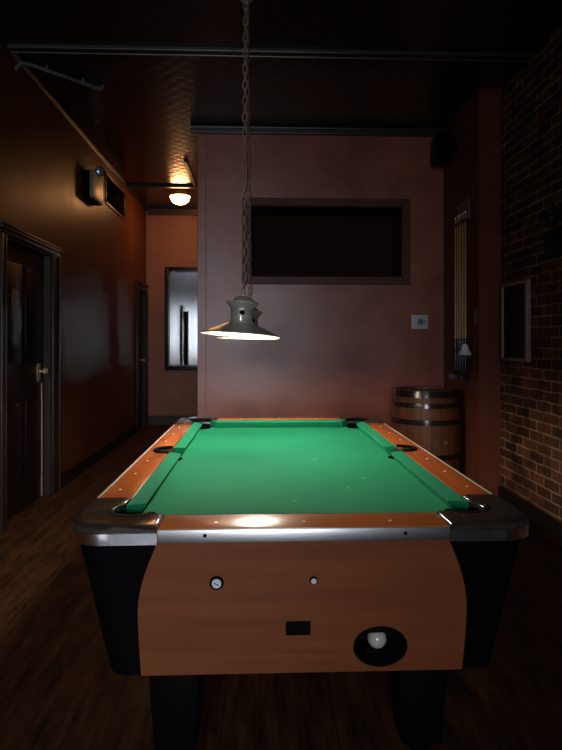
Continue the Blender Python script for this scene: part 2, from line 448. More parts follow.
struct('wall_right', box(B(), XR, XR + 0.2, YF, YN + 0.2, 0, ZC), M['brick'], 'dark exposed brick wall on the right side', 'wall')
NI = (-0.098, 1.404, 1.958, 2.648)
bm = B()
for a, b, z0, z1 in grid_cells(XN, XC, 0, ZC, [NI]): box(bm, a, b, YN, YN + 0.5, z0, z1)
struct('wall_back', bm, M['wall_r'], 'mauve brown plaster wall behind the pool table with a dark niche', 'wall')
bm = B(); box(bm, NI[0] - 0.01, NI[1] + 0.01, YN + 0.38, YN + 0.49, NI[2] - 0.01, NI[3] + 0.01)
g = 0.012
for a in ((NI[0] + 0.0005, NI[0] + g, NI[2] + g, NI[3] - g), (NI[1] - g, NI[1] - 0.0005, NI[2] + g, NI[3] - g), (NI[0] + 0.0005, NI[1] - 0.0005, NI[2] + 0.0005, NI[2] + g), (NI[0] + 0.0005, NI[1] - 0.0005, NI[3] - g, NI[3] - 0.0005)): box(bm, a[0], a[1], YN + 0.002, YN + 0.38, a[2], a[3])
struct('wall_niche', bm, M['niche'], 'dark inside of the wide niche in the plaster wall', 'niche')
bm = B(); box(bm, XN, XN + 0.2, YN + 0.5, YB, 0, ZC)
struct('wall_corridor', bm, M['wall_far'], 'corridor side of the wall that runs behind the plaster wall', 'wall')
struct('wall_end', box(B(), XL, XN + 0.2, YB, YB + 0.2, 0, ZC), M['wall_far'], 'orange brown end wall of the lit corridor', 'wall')
struct('wall_chase', box(B(), XC, XR, YC, YN + 0.5, 0, ZC), M['chase'], 'dark red brown pier between the plaster wall and the brick wall', 'wall')
W1 = (-1.50, 0.02, 0.75, 2.65); W2 = (0.22, 1.80, 0.75, 2.65)
bm = B()
for a, b, z0, z1 in grid_cells(XL, XR, 0, ZC, [W1, W2]): box(bm, a, b, YF - 0.2, YF, z0, z1)
struct('wall_front', bm, M['dark_wall'], 'dark street wall with two windows at the front of the room', 'wall')

struct('wall_daylight_block', box(B(), 0.40, XR, -1.62, -1.50, 0, ZC), M['dark_wall'], 'unseen dark wall added to shade the right side of the room', 'wall')  # added out of view to block daylight from the right side
for k, w in enumerate((W1, W2)):
    t = thing('window_%d' % (k + 1), ['street window nearer the door wall', 'street window nearer the brick wall'][k] + ' with a white frame', 'window', ((w[0] + w[1]) / 2, YF - 0.1, w[2]), kind='structure')
    hw, hh = (w[1] - w[0]) / 2, w[3] - w[2]
    f = B()
    box(f, -hw, -hw + 0.06, -0.04, 0.04, 0, hh); box(f, hw - 0.06, hw, -0.04, 0.04, 0, hh)
    box(f, -hw + 0.06, hw - 0.06, -0.04, 0.04, 0, 0.06); box(f, -hw + 0.06, hw - 0.06, -0.04, 0.04, hh - 0.06, hh)
    box(f, -0.025, 0.025, -0.03, 0.03, 0.06, hh - 0.06)
    obj('window_frame', f, M['winframe'], t)
    obj('window_pane', box(B(), -hw + 0.06, hw - 0.06, -0.004, 0.004, 0.06, hh - 0.06), M['pane'], t)
    ld = bpy.data.lights.new('daylight_portal', 'AREA'); ld.shape = 'RECTANGLE'; ld.size = 2 * hw; ld.size_y = hh
    lo = bpy.data.objects.new('daylight_portal', ld); COL.objects.link(lo)
    lo.location = ((w[0] + w[1]) / 2, YF - 0.22, w[2] + hh / 2); lo.rotation_euler = (PI / 2, 0, 0)
    ld.cycles.is_portal = True

# baseboards and trims
def base(name, bm, label): return tag(obj(name, bm, M['base'], flat=True), label, 'baseboard', kind='structure')
base('baseboard_right', box(B(), XR - 0.022, XR, YF, YC - 0.001, 0.0, 0.12, 0.004), 'black baseboard along the foot of the brick wall')
bm = B()
box(bm, XL, XL + 0.02, YF, D1[0] - 0.12, 0, 0.12); box(bm, XL, XL + 0.02, D1[1] + 0.165, D2[0] - 0.12, 0, 0.12)
base('baseboard_left', bm, 'dark baseboard along the foot of the left panelled wall')
base('baseboard_back', box(B(), XN, XC - 0.001, YN - 0.02, YN, 0, 0.14), 'dark baseboard along the foot of the plaster wall')
tag(obj('baseboard_end', box(B(), XL + 0.001, XN, YB - 0.02, YB, 0, 0.15, 0.004), M['trim'], flat=True), 'brown baseboard at the end of the corridor', 'baseboard', kind='structure')

# cornice over the back wall: flat board with two rolls
bm = B()
box(bm, XN - 0.07, XC - 0.002, YN - 0.035, YN - 0.001, ZC - 0.075, ZC - 0.001)
tube(bm, [(XN - 0.07, YN - 0.04, ZC - 0.066), (XC - 0.002, YN - 0.04, ZC - 0.066)], 0.010, 10)
tube(bm, [(XN - 0.07, YN - 0.042, ZC - 0.018), (XC - 0.002, YN - 0.042, ZC - 0.018)], 0.013, 10)
struct('trim_1', bm, M['trim_shiny'], 'glossy dark cornice along the top of the plaster wall', 'cornice', flat=False)
bm = B()
box(bm, XL + 0.001, XR - 0.001, 4.175, 4.258, ZC - 0.022, ZC - 0.001)
tube(bm, [(XL + 0.001, 4.18, ZC - 0.023), (XR - 0.001, 4.18, ZC - 0.023)], 0.006, 10)
tube(bm, [(XL + 0.001, 4.253, ZC - 0.024), (XR - 0.001, 4.253, ZC - 0.024)], 0.008, 10)
struct('trim_2', bm, M['trim_shiny'], 'glossy dark double moulding crossing the ceiling above the table', 'moulding', flat=False)
bm = B()
loft(bm, [(XL, YF, ZC - 0.001), (XL + 0.03, YF, ZC - 0.001), (XL + 0.028, YF, ZC - 0.012), (XL + 0.018, YF, ZC - 0.022), (XL + 0.010, YF, ZC - 0.036), (XL, YF, ZC - 0.04)],
         [(XL, YB, ZC - 0.001), (XL + 0.03, YB, ZC - 0.001), (XL + 0.028, YB, ZC - 0.012), (XL + 0.018, YB, ZC - 0.022), (XL + 0.010, YB, ZC - 0.036), (XL, YB, ZC - 0.04)])
struct('trim_3', bm, M['base'], 'thin dark moulding along the top of the left wall', 'moulding', flat=False)
bm = B(); box(bm, XL + 0.032, XN - 0.002, 7.86, 7.92, ZC - 0.03, ZC - 0.001); box(bm, -0.885, -0.85, 6.80, 7.86, ZC - 0.02, ZC - 0.001)
struct('trim_4', bm, M['trim'], 'dark ceiling strips framing the tin panel in the corridor', 'moulding')
bm = B(); box(bm, XL + 0.032, XN - 0.002, YB - 0.03, YB - 0.001, ZC - 0.10, ZC - 0.001)
struct('trim_5', bm, M['trim'], 'dark cornice at the end of the corridor', 'cornice')
bm = B(); box(bm, XN - 0.004, XN + 0.080, YN - 0.014, YN - 0.001, 0.14, ZC - 0.076, 0.003)
struct('trim_6', bm, M['wall_r'], 'mauve brown corner board on the left edge of the plaster wall', 'corner board')
# frame around the niche
bm = B()
fw = 0.078
for a, b, z0, z1 in ((NI[0] - fw, NI[0], NI[2] - fw, NI[3] + fw), (NI[1], NI[1] + fw, NI[2] - fw, NI[3] + fw), (NI[0], NI[1], NI[2] - fw, NI[2]), (NI[0], NI[1], NI[3], NI[3] + fw)):
    box(bm, a, b, YN - 0.024, YN - 0.001, z0, z1, 0.006)
struct('trim_7', bm, M['edge'], 'plum brown flat wooden frame around the dark niche', 'niche frame')

# ------------------------------------------------------------------ doors in the left wall
def door(name, D, label, knob_right, cas, header, near=True):
    y0, y1, z0, z1 = D
    t = thing(name, label, 'door', (XL, (y0 + y1) / 2, 0), kind='structure')
    hw = (y1 - y0) / 2; c = (y0 + y1) / 2
    b = B()
    # casing: two stepped side boards and a header
    for s, cw in ((-1, 0.11), (1, cas)):
        e0, e1 = sorted((s * hw, s * (hw + cw)))
        box(b, 0.001, 0.018, e0, e1, 0.0, z1, 0.003)
        o0, o1 = sorted((s * (hw + cw), s * (hw + cw - 0.03)))
        box(b, 0.018, 0.034, o0, o1, 0.0, z1, 0.004)
        i0, i1 = sorted((s * (hw + 0.004), s * (hw + 0.022)))
        box(b, 0.018, 0.026, i0, i1, 0.0, z1, 0.004)
    L0, L1 = -hw - 0.11, hw + cas
    box(b, 0.001, 0.018, L0, L1, z1, z1 + header, 0.003)
    box(b, 0.018, 0.026, L0, L1, z1 + 0.006, z1 + 0.022, 0.003)
    box(b, 0.018, 0.036, L0, L1, z1 + header - 0.040, z1 + header - 0.02, 0.004)
    box(b, 0.018, 0.040, L0 - 0.006, L1 + 0.006, z1 + header - 0.02, z1 + header, 0.005)
    obj('casing', b, M['trim'], t)
    b = B()
    box(b, -0.24, 0.0, -hw + 0.0005, -hw + 0.018, 0, z1 - 0.019); box(b, -0.24, 0.0, hw - 0.018, hw - 0.0005, 0, z1 - 0.019); box(b, -0.24, 0.0, -hw + 0.0005, hw - 0.0005, z1 - 0.019, z1 - 0.001)
    obj('jamb', b, M['trim'], t)
    b = B(); box(b, -0.095, -0.055, -hw + 0.019, hw - 0.019, 0.008, z1 - 0.021)
    leaf = obj('door_leaf', b, M['door'], t)
    for z0_, z1_ in ((0.16, 0.85), (1.15, z1 - 0.16)):
        for yy0, yy1 in ((-hw + 0.10, -0.04), (0.04, hw - 0.10)):
            if yy1 - yy0 < 0.06: continue
            b = B(); box(b, -0.055, -0.046, yy0, yy1, z0_, z1_, 0.006); obj('raised_panel', b, M['door'], leaf)
    return t, leaf, hw
t, leaf, hw = door('door_1', D1, 'near black panelled door with brass knob and small plaque', True, 0.165, 0.075)
c1 = (D1[0] + D1[1]) / 2
ky = 4.955 - c1
kn = B()
Mx = Matrix.Translation((-0.055, ky, 1.07)) @ Matrix.Rotation(PI / 2, 4, 'Y')
lathe(kn, [(0, 0), (0.030, 0), (0.030, 0.006), (0.014, 0.010), (0.011, 0.030), (0.020, 0.036), (0.029, 0.050), (0.028, 0.062), (0.018, 0.072), (0, 0.075)], 24, mat=Mx)
obj('door_knob', kn, M['brass'], leaf)
b = B(); box(b, -0.055, -0.050, ky - 0.034, ky + 0.034, 0.985, 1.135, 0.004); obj('lock_plate', b, M['brass'], leaf)
b = B(); box(b, -0.055, -0.043, hw - 0.085, hw - 0.071, 0.01, 0.97, 0.003); o = obj('edge_strip', b, M['frame_wood'], leaf); o['label'] = 'pale strip coloured for the light on the door edge'  # pale colour stands in for the lit edge beside the door
b = B(); box(b, -0.046, -0.040, 4.40 - c1, 4.52 - c1, 1.585, 1.715, 0.003); o = obj('door_plaque', b, M['brown_plaque'], leaf); o['label'] = 'small square brown plaque'
t, leaf, hw = door('door_2', D2, 'dark doorway at the far end of the corridor wall', True, 0.095, 0.11)
b = B(); box(b, -0.046, -0.040, -0.17, -0.05, 1.60, 1.72, 0.003); o = obj('door_plaque', b, M['brown_plaque'], leaf); o['label'] = 'small reddish plaque'
kn = B(); lathe(kn, [(0, 0), (0.030, 0), (0.030, 0.006), (0.012, 0.010), (0.011, 0.030), (0.029, 0.050), (0.018, 0.072), (0, 0.075)], 20, mat=Matrix.Translation((-0.055, 0.17, 1.03)) @ Matrix.Rotation(PI / 2, 4, 'Y'))
obj('door_knob', kn, M['brass'], leaf)

# dark transom opening high on the left wall
t = thing('window_3', 'small dark transom window high on the left wall beside the emergency light', 'window', (XL, (TR[0] + TR[1]) / 2, TR[2]), kind='structure')
hw, hh = (TR[1] - TR[0]) / 2, TR[3] - TR[2]
b = B()
for y0, y1, z0, z1 in ((-hw - 0.025, -hw, -0.03, hh + 0.03), (hw, hw + 0.025, -0.03, hh + 0.03), (-hw, hw, -0.03, 0), (-hw, hw, hh, hh + 0.03)): box(b, 0.001, 0.014, y0, y1, z0, z1, 0.005)
obj('window_frame', b, M['trim'], t)
b = B(); box(b, -0.20, -0.19, -hw, hw, 0, hh); obj('dark_pane', b, M['slate'], t)

# ------------------------------------------------------------------ pool table
TX, TY = 0.125, 2.795
W, LN = 0.66, 1.175
ZT, ZB = 0.80, 0.36
table = thing('pool_table', 'coin operated pool table with green cloth and orange wood rails under the hanging lamps', 'pool table', (TX, TY, 0))

def hx(z): return 0.565 + (0.645 - 0.565) * (z - ZB) / (0.762 - ZB)
def hy(z): return 1.110 + (1.158 - 1.110) * (z - ZB) / (0.762 - ZB)

b = B()
box(b, -0.53, 0.53, -0.98, 1.06, ZB + 0.03, 0.712)
box(b, -0.548, 0.548, -1.085, 1.085, ZB + 0.004, ZB + 0.03)
obj('cabinet', b, M['black'], table)

def side_map(s, axis):
    """panel drawn flat as (u, z): place on the sloping front/back or side face"""
    def f(u, z, off):
        if axis == 'y': return Vector((u if s < 0 else -u, s * (hy(z) + off), z))
        return Vector((s * (hx(z) + off), u, z))
    return f
def panel_poly(top, mid, bot):
    right = []
    for k in range(17):
        z = 0.762 + (ZB - 0.762) * k / 16
        q = k / 16
        # leans out quickly below the rail, widest a little under half height
        u = top + (mid - top) * math.sin(min(1, q / 0.55) * PI / 2) if q < 0.55 else mid + (bot - mid) * ((q - 0.55) / 0.45) ** 2
        right.append((u, z))
    return right + [(-u, z) for u, z in reversed(right)]
def slab(name, poly, holes, fmap, off0, off1, mat):
    b = B(); prism(b, poly, 0, 1, holes)
    for v in b.verts: v.co = fmap(v.co.x, v.co.y, off0 + (off1 - off0) * v.co.z)
    return obj(name, b, mat, table)
RX, RZ = 0.222, 0.437
oval = [(RX + 0.074 * math.cos(2 * PI * k / 36), RZ + 0.056 * math.sin(2 * PI * k / 36)) for k in range(36)]
front = slab('front_panel', panel_poly(0.408, 0.470, 0.464), [oval], side_map(-1, 'y'), -0.018, 0.004, M['panel'])
slab('back_panel', panel_poly(0.408, 0.470, 0.464), [], side_map(1, 'y'), -0.018, 0.004, M['panel'])
for s in (-1, 1): slab('side_panel', panel_poly(0.90, 0.965, 0.958), [], side_map(s, 'x'), -0.018, 0.004, M['panel'])

# black cabinet corners, rounded and tapering downwards
def corner_loop(sx, sy, z):
    X, Y, r = hx(z), hy(z), 0.06
    pts = [(0.37, Y - 0.0)] + [(X - r + r * math.cos(math.radians(a)), Y - r + r * math.sin(math.radians(a))) for a in range(90, -1, -10)]
    pts += [(X, 0.86), (X - 0.03, 0.86), (X - 0.03, Y - 0.06), (X - 0.06, Y - 0.026), (0.37, Y - 0.026)]
    return [(sx * p[0], sy * p[1], z) for p in pts]
for sx in (-1, 1):
    for sy in (-1, 1):
        b = B(); loft(b, corner_loop(sx, sy, ZB), corner_loop(sx, sy, 0.764)); obj('corner_post', b, M['black'], table)

# slate bed with pocket bites
PCX, PCY, PR = 0.508, 1.005, 0.066
SX, SR = 0.552, 0.060
def bed_outline():
    pts = []
    quad = [(PCX, PCY - math.sqrt(PR**2 - (0.535 - PCX)**2))]
    # start on the right side going up (counter-clockwise)
    a0 = math.degrees(math.acos((0.535 - SX) / SR))
    side = [(SX + SR * math.cos(math.radians(a)), SR * math.sin(math.radians(a))) for a in [360 - a0 - (360 - 2 * a0) * k / 10 for k in range(11)]]
    side = [p for p in arc(SX, 0, SR, 360 - a0, a0, 10)]
    pts += side
    ya = math.sqrt(PR**2 - (0.535 - PCX)**2); aa = math.degrees(math.atan2(-ya, 0.535 - PCX))
    xa = math.sqrt(PR**2 - (1.035 - PCY)**2); ab = math.degrees(math.atan2(1.035 - PCY, -xa))
    c = arc(PCX, PCY, PR, aa, ab - 360, 12)
    pts += c
    pts += [(-p[0], p[1]) for p in reversed(c)]
    pts += [(-p[0], p[1]) for p in reversed(side)]
    pts += [(-p[0], -p[1]) for p in c]
    pts += [(p[0], -p[1]) for p in reversed(c)]
    return pts
b = B(); prism(b, bed_outline(), 0.715, 0.757)
obj('playing_surface', b, M['felt'], table)

# cushions (six)
def cushion(p0, p1, q0, q1):
    """p0,p1 back edge ends; q0,q1 nose ends"""
    def sec(p, q):
        p, q = Vector((*p, 0)), Vector((*q, 0))
        return [p + Vector((0, 0, 0.758)), p + Vector((0, 0, 0.8005)), p.lerp(q, 0.35) + Vector((0, 0, 0.8005)), p.lerp(q, 0.97) + Vector((0, 0, 0.7965)), q + Vector((0, 0, 0.793)), p.lerp(q, 0.93) + Vector((0, 0, 0.784)), p.lerp(q, 0.60) + Vector((0, 0, 0.7575))]
    b = B(); loft(b, sec(p0, q0), sec(p1, q1)); obj('cushion', b, M['felt'], table)
NX, NY, BX, BY = 0.490, 0.990, 0.545, 1.048
for s in (-1, 1):
    cushion((-0.452, s * BY), (0.452, s * BY), (-0.408, s * NY), (0.408, s * NY))
    for q in (-1, 1):
        cushion((s * BX, q * 0.058), (s * BX, q * 0.945), (s * NX, q * 0.075), (s * NX, q * 0.905))

# wooden top rails (side rails notched for the side pocket)
CUT = 0.865
for s in (-1, 1):
    b = B()
    notch = [(p[0], p[1]) for p in arc(SX, 0, 0.066, 270, 450, 12)]   # bulges to +x
    poly = [(BX, -CUT), (W, -CUT), (W, CUT), (BX, CUT)] + [(max(BX, p[0]), p[1]) for p in reversed(notch)]
    prism(b, [(s * p[0], p[1]) for p in poly], 0.764, ZT, bev=0.003)
    obj('side_rail', b, M['laminate'], table)
    b = B(); box(b, -0.408, 0.408, *sorted((s * BY, s * LN)), 0.764, ZT, 0.003); obj('end_rail', b, M['laminate_x'], table)
    # metal strips below the rails
    b = B(); box(b, -0.408, 0.408, *sorted((s * (LN - 0.006), s * (LN + 0.005))), 0.7605, 0.7965, 0.002)
    tr = obj('metal_strip', b, M['alu'], table)
    for x in (-0.277, 0.281):
        c = B(); lathe(c, [(0, 0), (0.0055, 0), (0.0055, 0.0015), (0.003, 0.003), (0, 0.003)], 12, mat=Matrix.Translation((x, s * (LN + 0.005), 0.781)) @ Matrix.Rotation(s * -PI / 2, 4, 'X'))
        obj('screw', c, M['black'], tr)
    b = B(); box(b, *sorted((s * (W - 0.006), s * (W + 0.005))), -CUT, CUT, 0.7605, 0.8005, 0.002); obj('metal_strip', b, M['alu_lamplit'], table)

def sight(x, y):
    b = B(); lathe(b, [(0, 0.0005), (0.0055, 0.0005), (0.0055, -0.001), (0, -0.001)][::-1], 14, c=(x, y, ZT)); obj('sight', b, M['white'], table)
for s in (-1, 1):
    for k in (-1, 0, 1): sight(k * 0.25, s * 1.125)
    for k in (-3, -2, -1, 1, 2, 3): sight(s * 0.612, k * 0.247)

# corner castings, chrome bands, pockets
def casting(sx, sy):
    r = 0.105
    out = [(0.409, LN + 0.004), (W - r - 0.03, LN + 0.006)] + arc(W + 0.008 - r, LN + 0.007 - r, r, 90, 0, 12) + [(W + 0.007, LN - r - 0.05), (W + 0.004, 0.866)]
    pocket = arc(PCX, PCY, PR + 0.004, 8, 142, 12)
    a = [(0.546, 0.866), (0.546, 0.945), (0.560, 0.96)]
    e = [(0.455, BY - 0.005), (0.452, BY), (0.409, BY)]
    poly = out + a + pocket[1:-1] + e
    b = B(); prism(b, [(sx * p[0], sy * p[1]) for p in poly], 0.787, 0.808, bev=0.013)
    c = obj('corner_casting', b, M['casting'], table)
    # chrome band around the outside
    o1 = [(p[0] + 0.0, p[1] + 0.0) for p in out]
    inn = []
    for p in out:
        q = Vector((p[0], p[1])) ; d = Vector((p[0] - 0.50 if p[0] > 0.56 else 0, p[1] - 1.0 if p[1] > 1.05 else 0)); d.normalize()
        inn.append((q.x - d.x * 0.02, q.y - d.y * 0.02))
    poly = o1 + inn[::-1]
    b = B(); prism(b, [(sx * p[0], sy * p[1]) for p in poly], 0.756, 0.791, bev=0.002)
    obj('chrome_band', b, M['chrome'], c)
    # pocket liner: raised lip and deep black cup
    b = B()
    lip = [(PCX + (PR + 0.016) * math.cos(math.radians(a)), PCY + (PR + 0.016) * math.sin(math.radians(a))) for a in range(-2, 153, 11)]
    lin = [(PCX + (PR - 0.004) * math.cos(math.radians(a)), PCY + (PR - 0.004) * math.sin(math.radians(a))) for a in range(152, -3, -11)]
    prism(b, [(sx * p[0], sy * p[1]) for p in lip + lin], 0.79, 0.809, bev=0.003)
    cx, cy = sx * PCX, sy * PCY
    lathe(b, [(0, 0.640), (0.050, 0.642), (0.0625, 0.66), (0.0625, 0.7565), (0.0655, 0.7565), (0.0655, 0.636), (0, 0.630)], 28, c=(cx, cy, 0))
    obj('pocket', b, M['rubber'], table)
for sx in (-1, 1):
    for sy in (-1, 1): casting(sx, sy)
    b = B()
    lip = arc(SX, 0, 0.080, 270, 450, 14); lin = arc(SX, 0, 0.060, 450, 270, 14)
    prism(b, [(sx * max(p[0], 0.546), p[1]) for p in lip + lin], 0.795, 0.808, bev=0.003)
    lathe(b, [(0, 0.665), (0.045, 0.667), (0.0565, 0.685), (0.0565, 0.7565), (0.0595, 0.7565), (0.0595, 0.66), (0, 0.655)], 24, c=(sx * SX, 0, 0))
    obj('pocket', b, M['rubber'], table)

# legs
for sx in (-1, 1):
    for sy in (-1, 1):
        cx, cy = sx * 0.39, sy * 0.90
        def rect(h, z): return [(cx - h, cy - h, z), (cx + h, cy - h, z), (cx + h, cy + h, z), (cx - h, cy + h, z)]
        b = B(); loft(b, rect(0.066, 0.035), rect(0.085, ZB + 0.006))
        bmesh.ops.bevel(b, geom=b.edges[:], offset=0.012, segments=2, affect='EDGES', profile=0.5)
        lg = obj('leg', b, M['black'], table)
        b = B(); lathe(b, [(0, 0), (0.042, 0), (0.045, 0.008), (0.022, 0.016), (0.016, 0.040), (0, 0.040)], 20, c=(cx, cy, 0)); obj('leg_leveler', b, M['rubber'], lg)

# things on the front panel
def on_front(x, z, off=0.0): return Matrix.Translation((x, -(hy(z) + 0.004 + off), z)) @ Matrix.Rotation(math.atan(0.048 / 0.402) * 1.0, 4, 'X') @ Matrix.Rotation(PI / 2, 4, 'X')
b = B(); lathe(b, [(0, -0.004), (0.020, -0.004), (0.020, 0.004), (0.0165, 0.007), (0.0165, 0.004), (0, 0.004)], 28, mat=on_front(-0.247, 0.637))
lk = obj('cabinet_lock', b, M['rubber'], table)
b = B(); lathe(b, [(0, 0.003), (0.0135, 0.003), (0.0135, 0.007), (0.011, 0.009), (0, 0.009)], 24, mat=on_front(-0.247, 0.637)); cy = obj('lock_cylinder', b, M['key'], lk)
b = B(); box(b, -0.0075, 0.0075, -0.0014, 0.0014, 0.0085, 0.0098); xform(b, on_front(-0.247, 0.637) @ Matrix.Rotation(-0.5, 4, 'Z')); obj('keyhole', b, M['rubber'], lk)
b = B(); lathe(b, [(0, -0.004), (0.012, -0.004), (0.012, 0.003), (0.009, 0.005), (0, 0.005)], 24, mat=on_front(0.027, 0.640))
lk = obj('cabinet_lock', b, M['rubber'], table)
b = B(); lathe(b, [(0, 0.004), (0.008, 0.004), (0.008, 0.007), (0.006, 0.009), (0, 0.009)], 20, mat=on_front(0.027, 0.640)); obj('lock_cylinder', b, M['key'], lk)
b = B(); box(b, -0.036, 0.036, -0.021, 0.021, -0.004, 0.004, 0.003); xform(b, on_front(-0.016, 0.497)); sl = obj('coin_slot_plate', b, M['rubber'], table)
b = B(); box(b, -0.012, 0.012, -0.002, 0.002, 0.0035, 0.0048); xform(b, on_front(-0.016, 0.497)); obj('coin_slot', b, M['black'], sl)
# oval ball return: rim, dark tray with an upper lip
b = B()
def ring(rx, rz, n=36): return [(RX + rx * math.cos(2 * PI * k / n), RZ + rz * math.sin(2 * PI * k / n)) for k in range(n)]
prism(b, ring(0.079, 0.061), 0, 1, [ring(0.0725, 0.0545)])
for v in b.verts: v.co = side_map(-1, 'y')(v.co.x, v.co.y, -0.001 + 0.010 * v.co.z)
rim = obj('ball_return_rim', b, M['rubber'], table)
b = B()
fm = side_map(-1, 'y')
front_l, back_l = ring(0.0735, 0.0555), ring(0.066, 0.050)
A_ = [b.verts.new(fm(p[0], p[1], 0.0)) for p in front_l]; C_ = [b.verts.new(fm(p[0], p[1], -0.11)) for p in back_l]
for k in range(36): b.faces.new((A_[k], A_[(k + 1) % 36], C_[(k + 1) % 36], C_[k]))
b.faces.new(C_)
obj('ball_return_tray', b, M['rubber'], table)
b = B(); box(b, RX - 0.040, RX + 0.048, -1.075, -1.035, 0.386, 0.3974, 0.003); obj('ball_rest', b, M['rubber'], table)
b = B(); box(b, RX - 0.040, RX + 0.048, -1.096, -1.088, 0.461, 0.487, 0.003); obj('upper_lip', b, M['rubber'], table)
b = B(); bmesh.ops.create_uvsphere(b, u_segments=32, v_segments=20, radius=0.0286)
tag(obj('cue_ball', b, M['ball'], loc=(TX + RX + 0.004, TY - 1.055, 0.4260)), 'white cue ball lying in the oval ball return of the pool table', 'ball')

# ------------------------------------------------------------------ hanging lamps
def make_link(direction):
    hl, hwid, r = 0.0245, 0.0112, 0.0027
    pts = []
    s = hl - hwid
    for k in range(7):
        a = PI * k / 6; pts.append((hwid * math.cos(a), 0, s + hwid * math.sin(a)))
    for k in range(7):
        a = PI + PI * k / 6; pts.append((hwid * math.cos(a), 0, -s + hwid * math.sin(a)))
    b = B(); tube(b, pts, r, 6, closed=True)
    sharp(b); me = bpy.data.meshes.new('chain_link'); bmesh.ops.recalc_face_normals(b, faces=b.faces[:]); b.to_mesh(me); b.free()
    me.materials.append(M['chain']); return me
LINK = make_link(0)

def lamp(label, loc, roll, pitch, top_xy, knob_rot, rot0):
    """origin at the rim centre; shade leaning slightly on its chain"""
    t = thing('pendant_lamp', label, 'lamp', loc, 0, 'pendant lamps over the pool table')
    R = Matrix.Rotation(roll, 4, 'Y') @ Matrix.Rotation(pitch, 4, 'X')
    b = B()
    lathe(b, [(0.192, 0.000), (0.1945, 0.003), (0.192, 0.006), (0.172, 0.014), (0.140, 0.027), (0.108, 0.041), (0.082, 0.053), (0.068, 0.060), (0.066, 0.064),
              (0.062, 0.062), (0.080, 0.0495), (0.106, 0.0375), (0.138, 0.0235), (0.170, 0.0105), (0.189, 0.0025), (0.192, 0.0)], 56, mat=R)
    sh = obj('shade', b, M['pewter'], t)
    b = B(); lathe(b, [(0.187, 0.0015), (0.1685, 0.0085), (0.137, 0.0215), (0.105, 0.0355), (0.079, 0.0475), (0.061, 0.059), (0.050, 0.085), (0, 0.09),
                       ], 56, mat=R)
    o = obj('shade_lining', b, M['enamel'], sh); o['label'] = 'white enamel inside of the shade'
    b = B()
    lathe(b, [(0.064, 0.060), (0.066, 0.066), (0.059, 0.070), (0.0555, 0.074), (0.054, 0.082), (0.053, 0.125), (0.055, 0.130), (0.064, 0.140), (0.074, 0.152), (0.079, 0.158), (0.080, 0.163),
              (0.077, 0.166), (0.066, 0.168), (0.058, 0.172), (0.050, 0.181), (0.034, 0.189), (0.016, 0.193), (0, 0.194)], 44, mat=R)
    nk = obj('neck', b, M['pewter'], t)
    for zz in (0.072, 0.127):
        b = B(); lathe(b, [(0.052, zz - 0.003), (0.0575, zz - 0.001), (0.0575, zz + 0.002), (0.052, zz + 0.004)], 40, mat=R); obj('neck_ring', b, M['pewter'], nk)
    b = B(); lathe(b, [(0.012, 0.191), (0.013, 0.196), (0.007, 0.200), (0.006, 0.206), (0.011, 0.212), (0.013, 0.219), (0.010, 0.227), (0.004, 0.231), (0, 0.231)], 20, mat=R)
    obj('finial', b, M['pewter'], t)
    a = knob_rot
    b = B(); lathe(b, [(0, 0), (0.013, 0), (0.013, 0.006), (0.010, 0.012), (0, 0.013)], 16, mat=R @ Matrix.Rotation(a, 4, 'Z') @ Matrix.Translation((0, -0.052, 0.108)) @ Matrix.Rotation(PI / 2, 4, 'X'))
    obj('thumb_screw', b, M['rubber'], nk)
    b = B(); box(b, -0.006, 0.006, -0.0035, 0.0035, -0.045, 0.0, 0.002); xform(b, R @ Matrix.Rotation(a, 4, 'Z') @ Matrix.Translation((-0.004, -0.058, 0.104))); obj('latch_tab', b, M['alu'], nk)
    b = B(); lathe(b, [(0.019, 0.012), (0.0215, 0.018), (0.0215, 0.060), (0.019, 0.066)], 18, mat=R)  # upright tube, shaped to throw light out along the table
    bu = obj('bulb', b, M['bulb'], t)
    b = B(); lathe(b, [(0, 0.008), (0.012, 0.0085), (0.0185, 0.0115), (0.0185, 0.014), (0, 0.014)], 18, mat=R); obj('bulb_light_stop', b, M['enamel'], bu)  # unlit end added to hold back light straight down
    b = B(); lathe(b, [(0, 0.064), (0.0195, 0.064), (0.0195, 0.088), (0, 0.088)], 18, mat=R); obj('bulb_socket', b, M['enamel'], bu)
    p0 = (R @ Vector((0, 0, 0.232))); p1 = Vector((top_xy[0] - loc[0], top_xy[1] - loc[1], ZC - loc[2]))
    b = B(); lathe(b, [(0, 0), (0.045, 0), (0.045, -0.006), (0.030, -0.020), (0.008, -0.026), (0.006, -0.040), (0, -0.040)], 24, c=p1); obj('ceiling_hook', b, M['pewter'], t)
    p1 = p1 - Vector((0, 0, 0.040))
    d = p1 - p0; n = int(d.length / 0.0390)
    side = Vector((0.013, 0.010, 0))
    pts = [p0 + d * (k / 40) + side * (1 if 0 < k < 40 else 0) + Vector((0.004 * math.sin(k * 1.1), 0.004 * math.cos(k * 1.3), 0)) for k in range(41)]
    b = B(); tube(b, pts, 0.0032, 6); cd = obj('cord', b, M['cord'], t)
    q = d.to_track_quat('Z', 'Y')
    for k in range(n):
        c = p0 + d * ((k + 0.5) / n)
        lk = bpy.data.objects.new('chain_link', LINK); COL.objects.link(lk); lk.parent = cd
        lk.location = c
        lk.rotation_euler = (q.to_matrix() @ Matrix.Rotation(rot0 + (PI / 2) * (k % 2), 3, 'Z') @ Matrix.Rotation(random.uniform(-.12, .12), 3, 'Y')).to_euler()
    return t
lamp('pewter shade pendant lamp on a chain, the nearer and larger looking of the two', (-0.096, 2.86, 1.347), math.radians(3.8), math.radians(-2.6), (-0.066, 2.86), 0.05, 0.35)
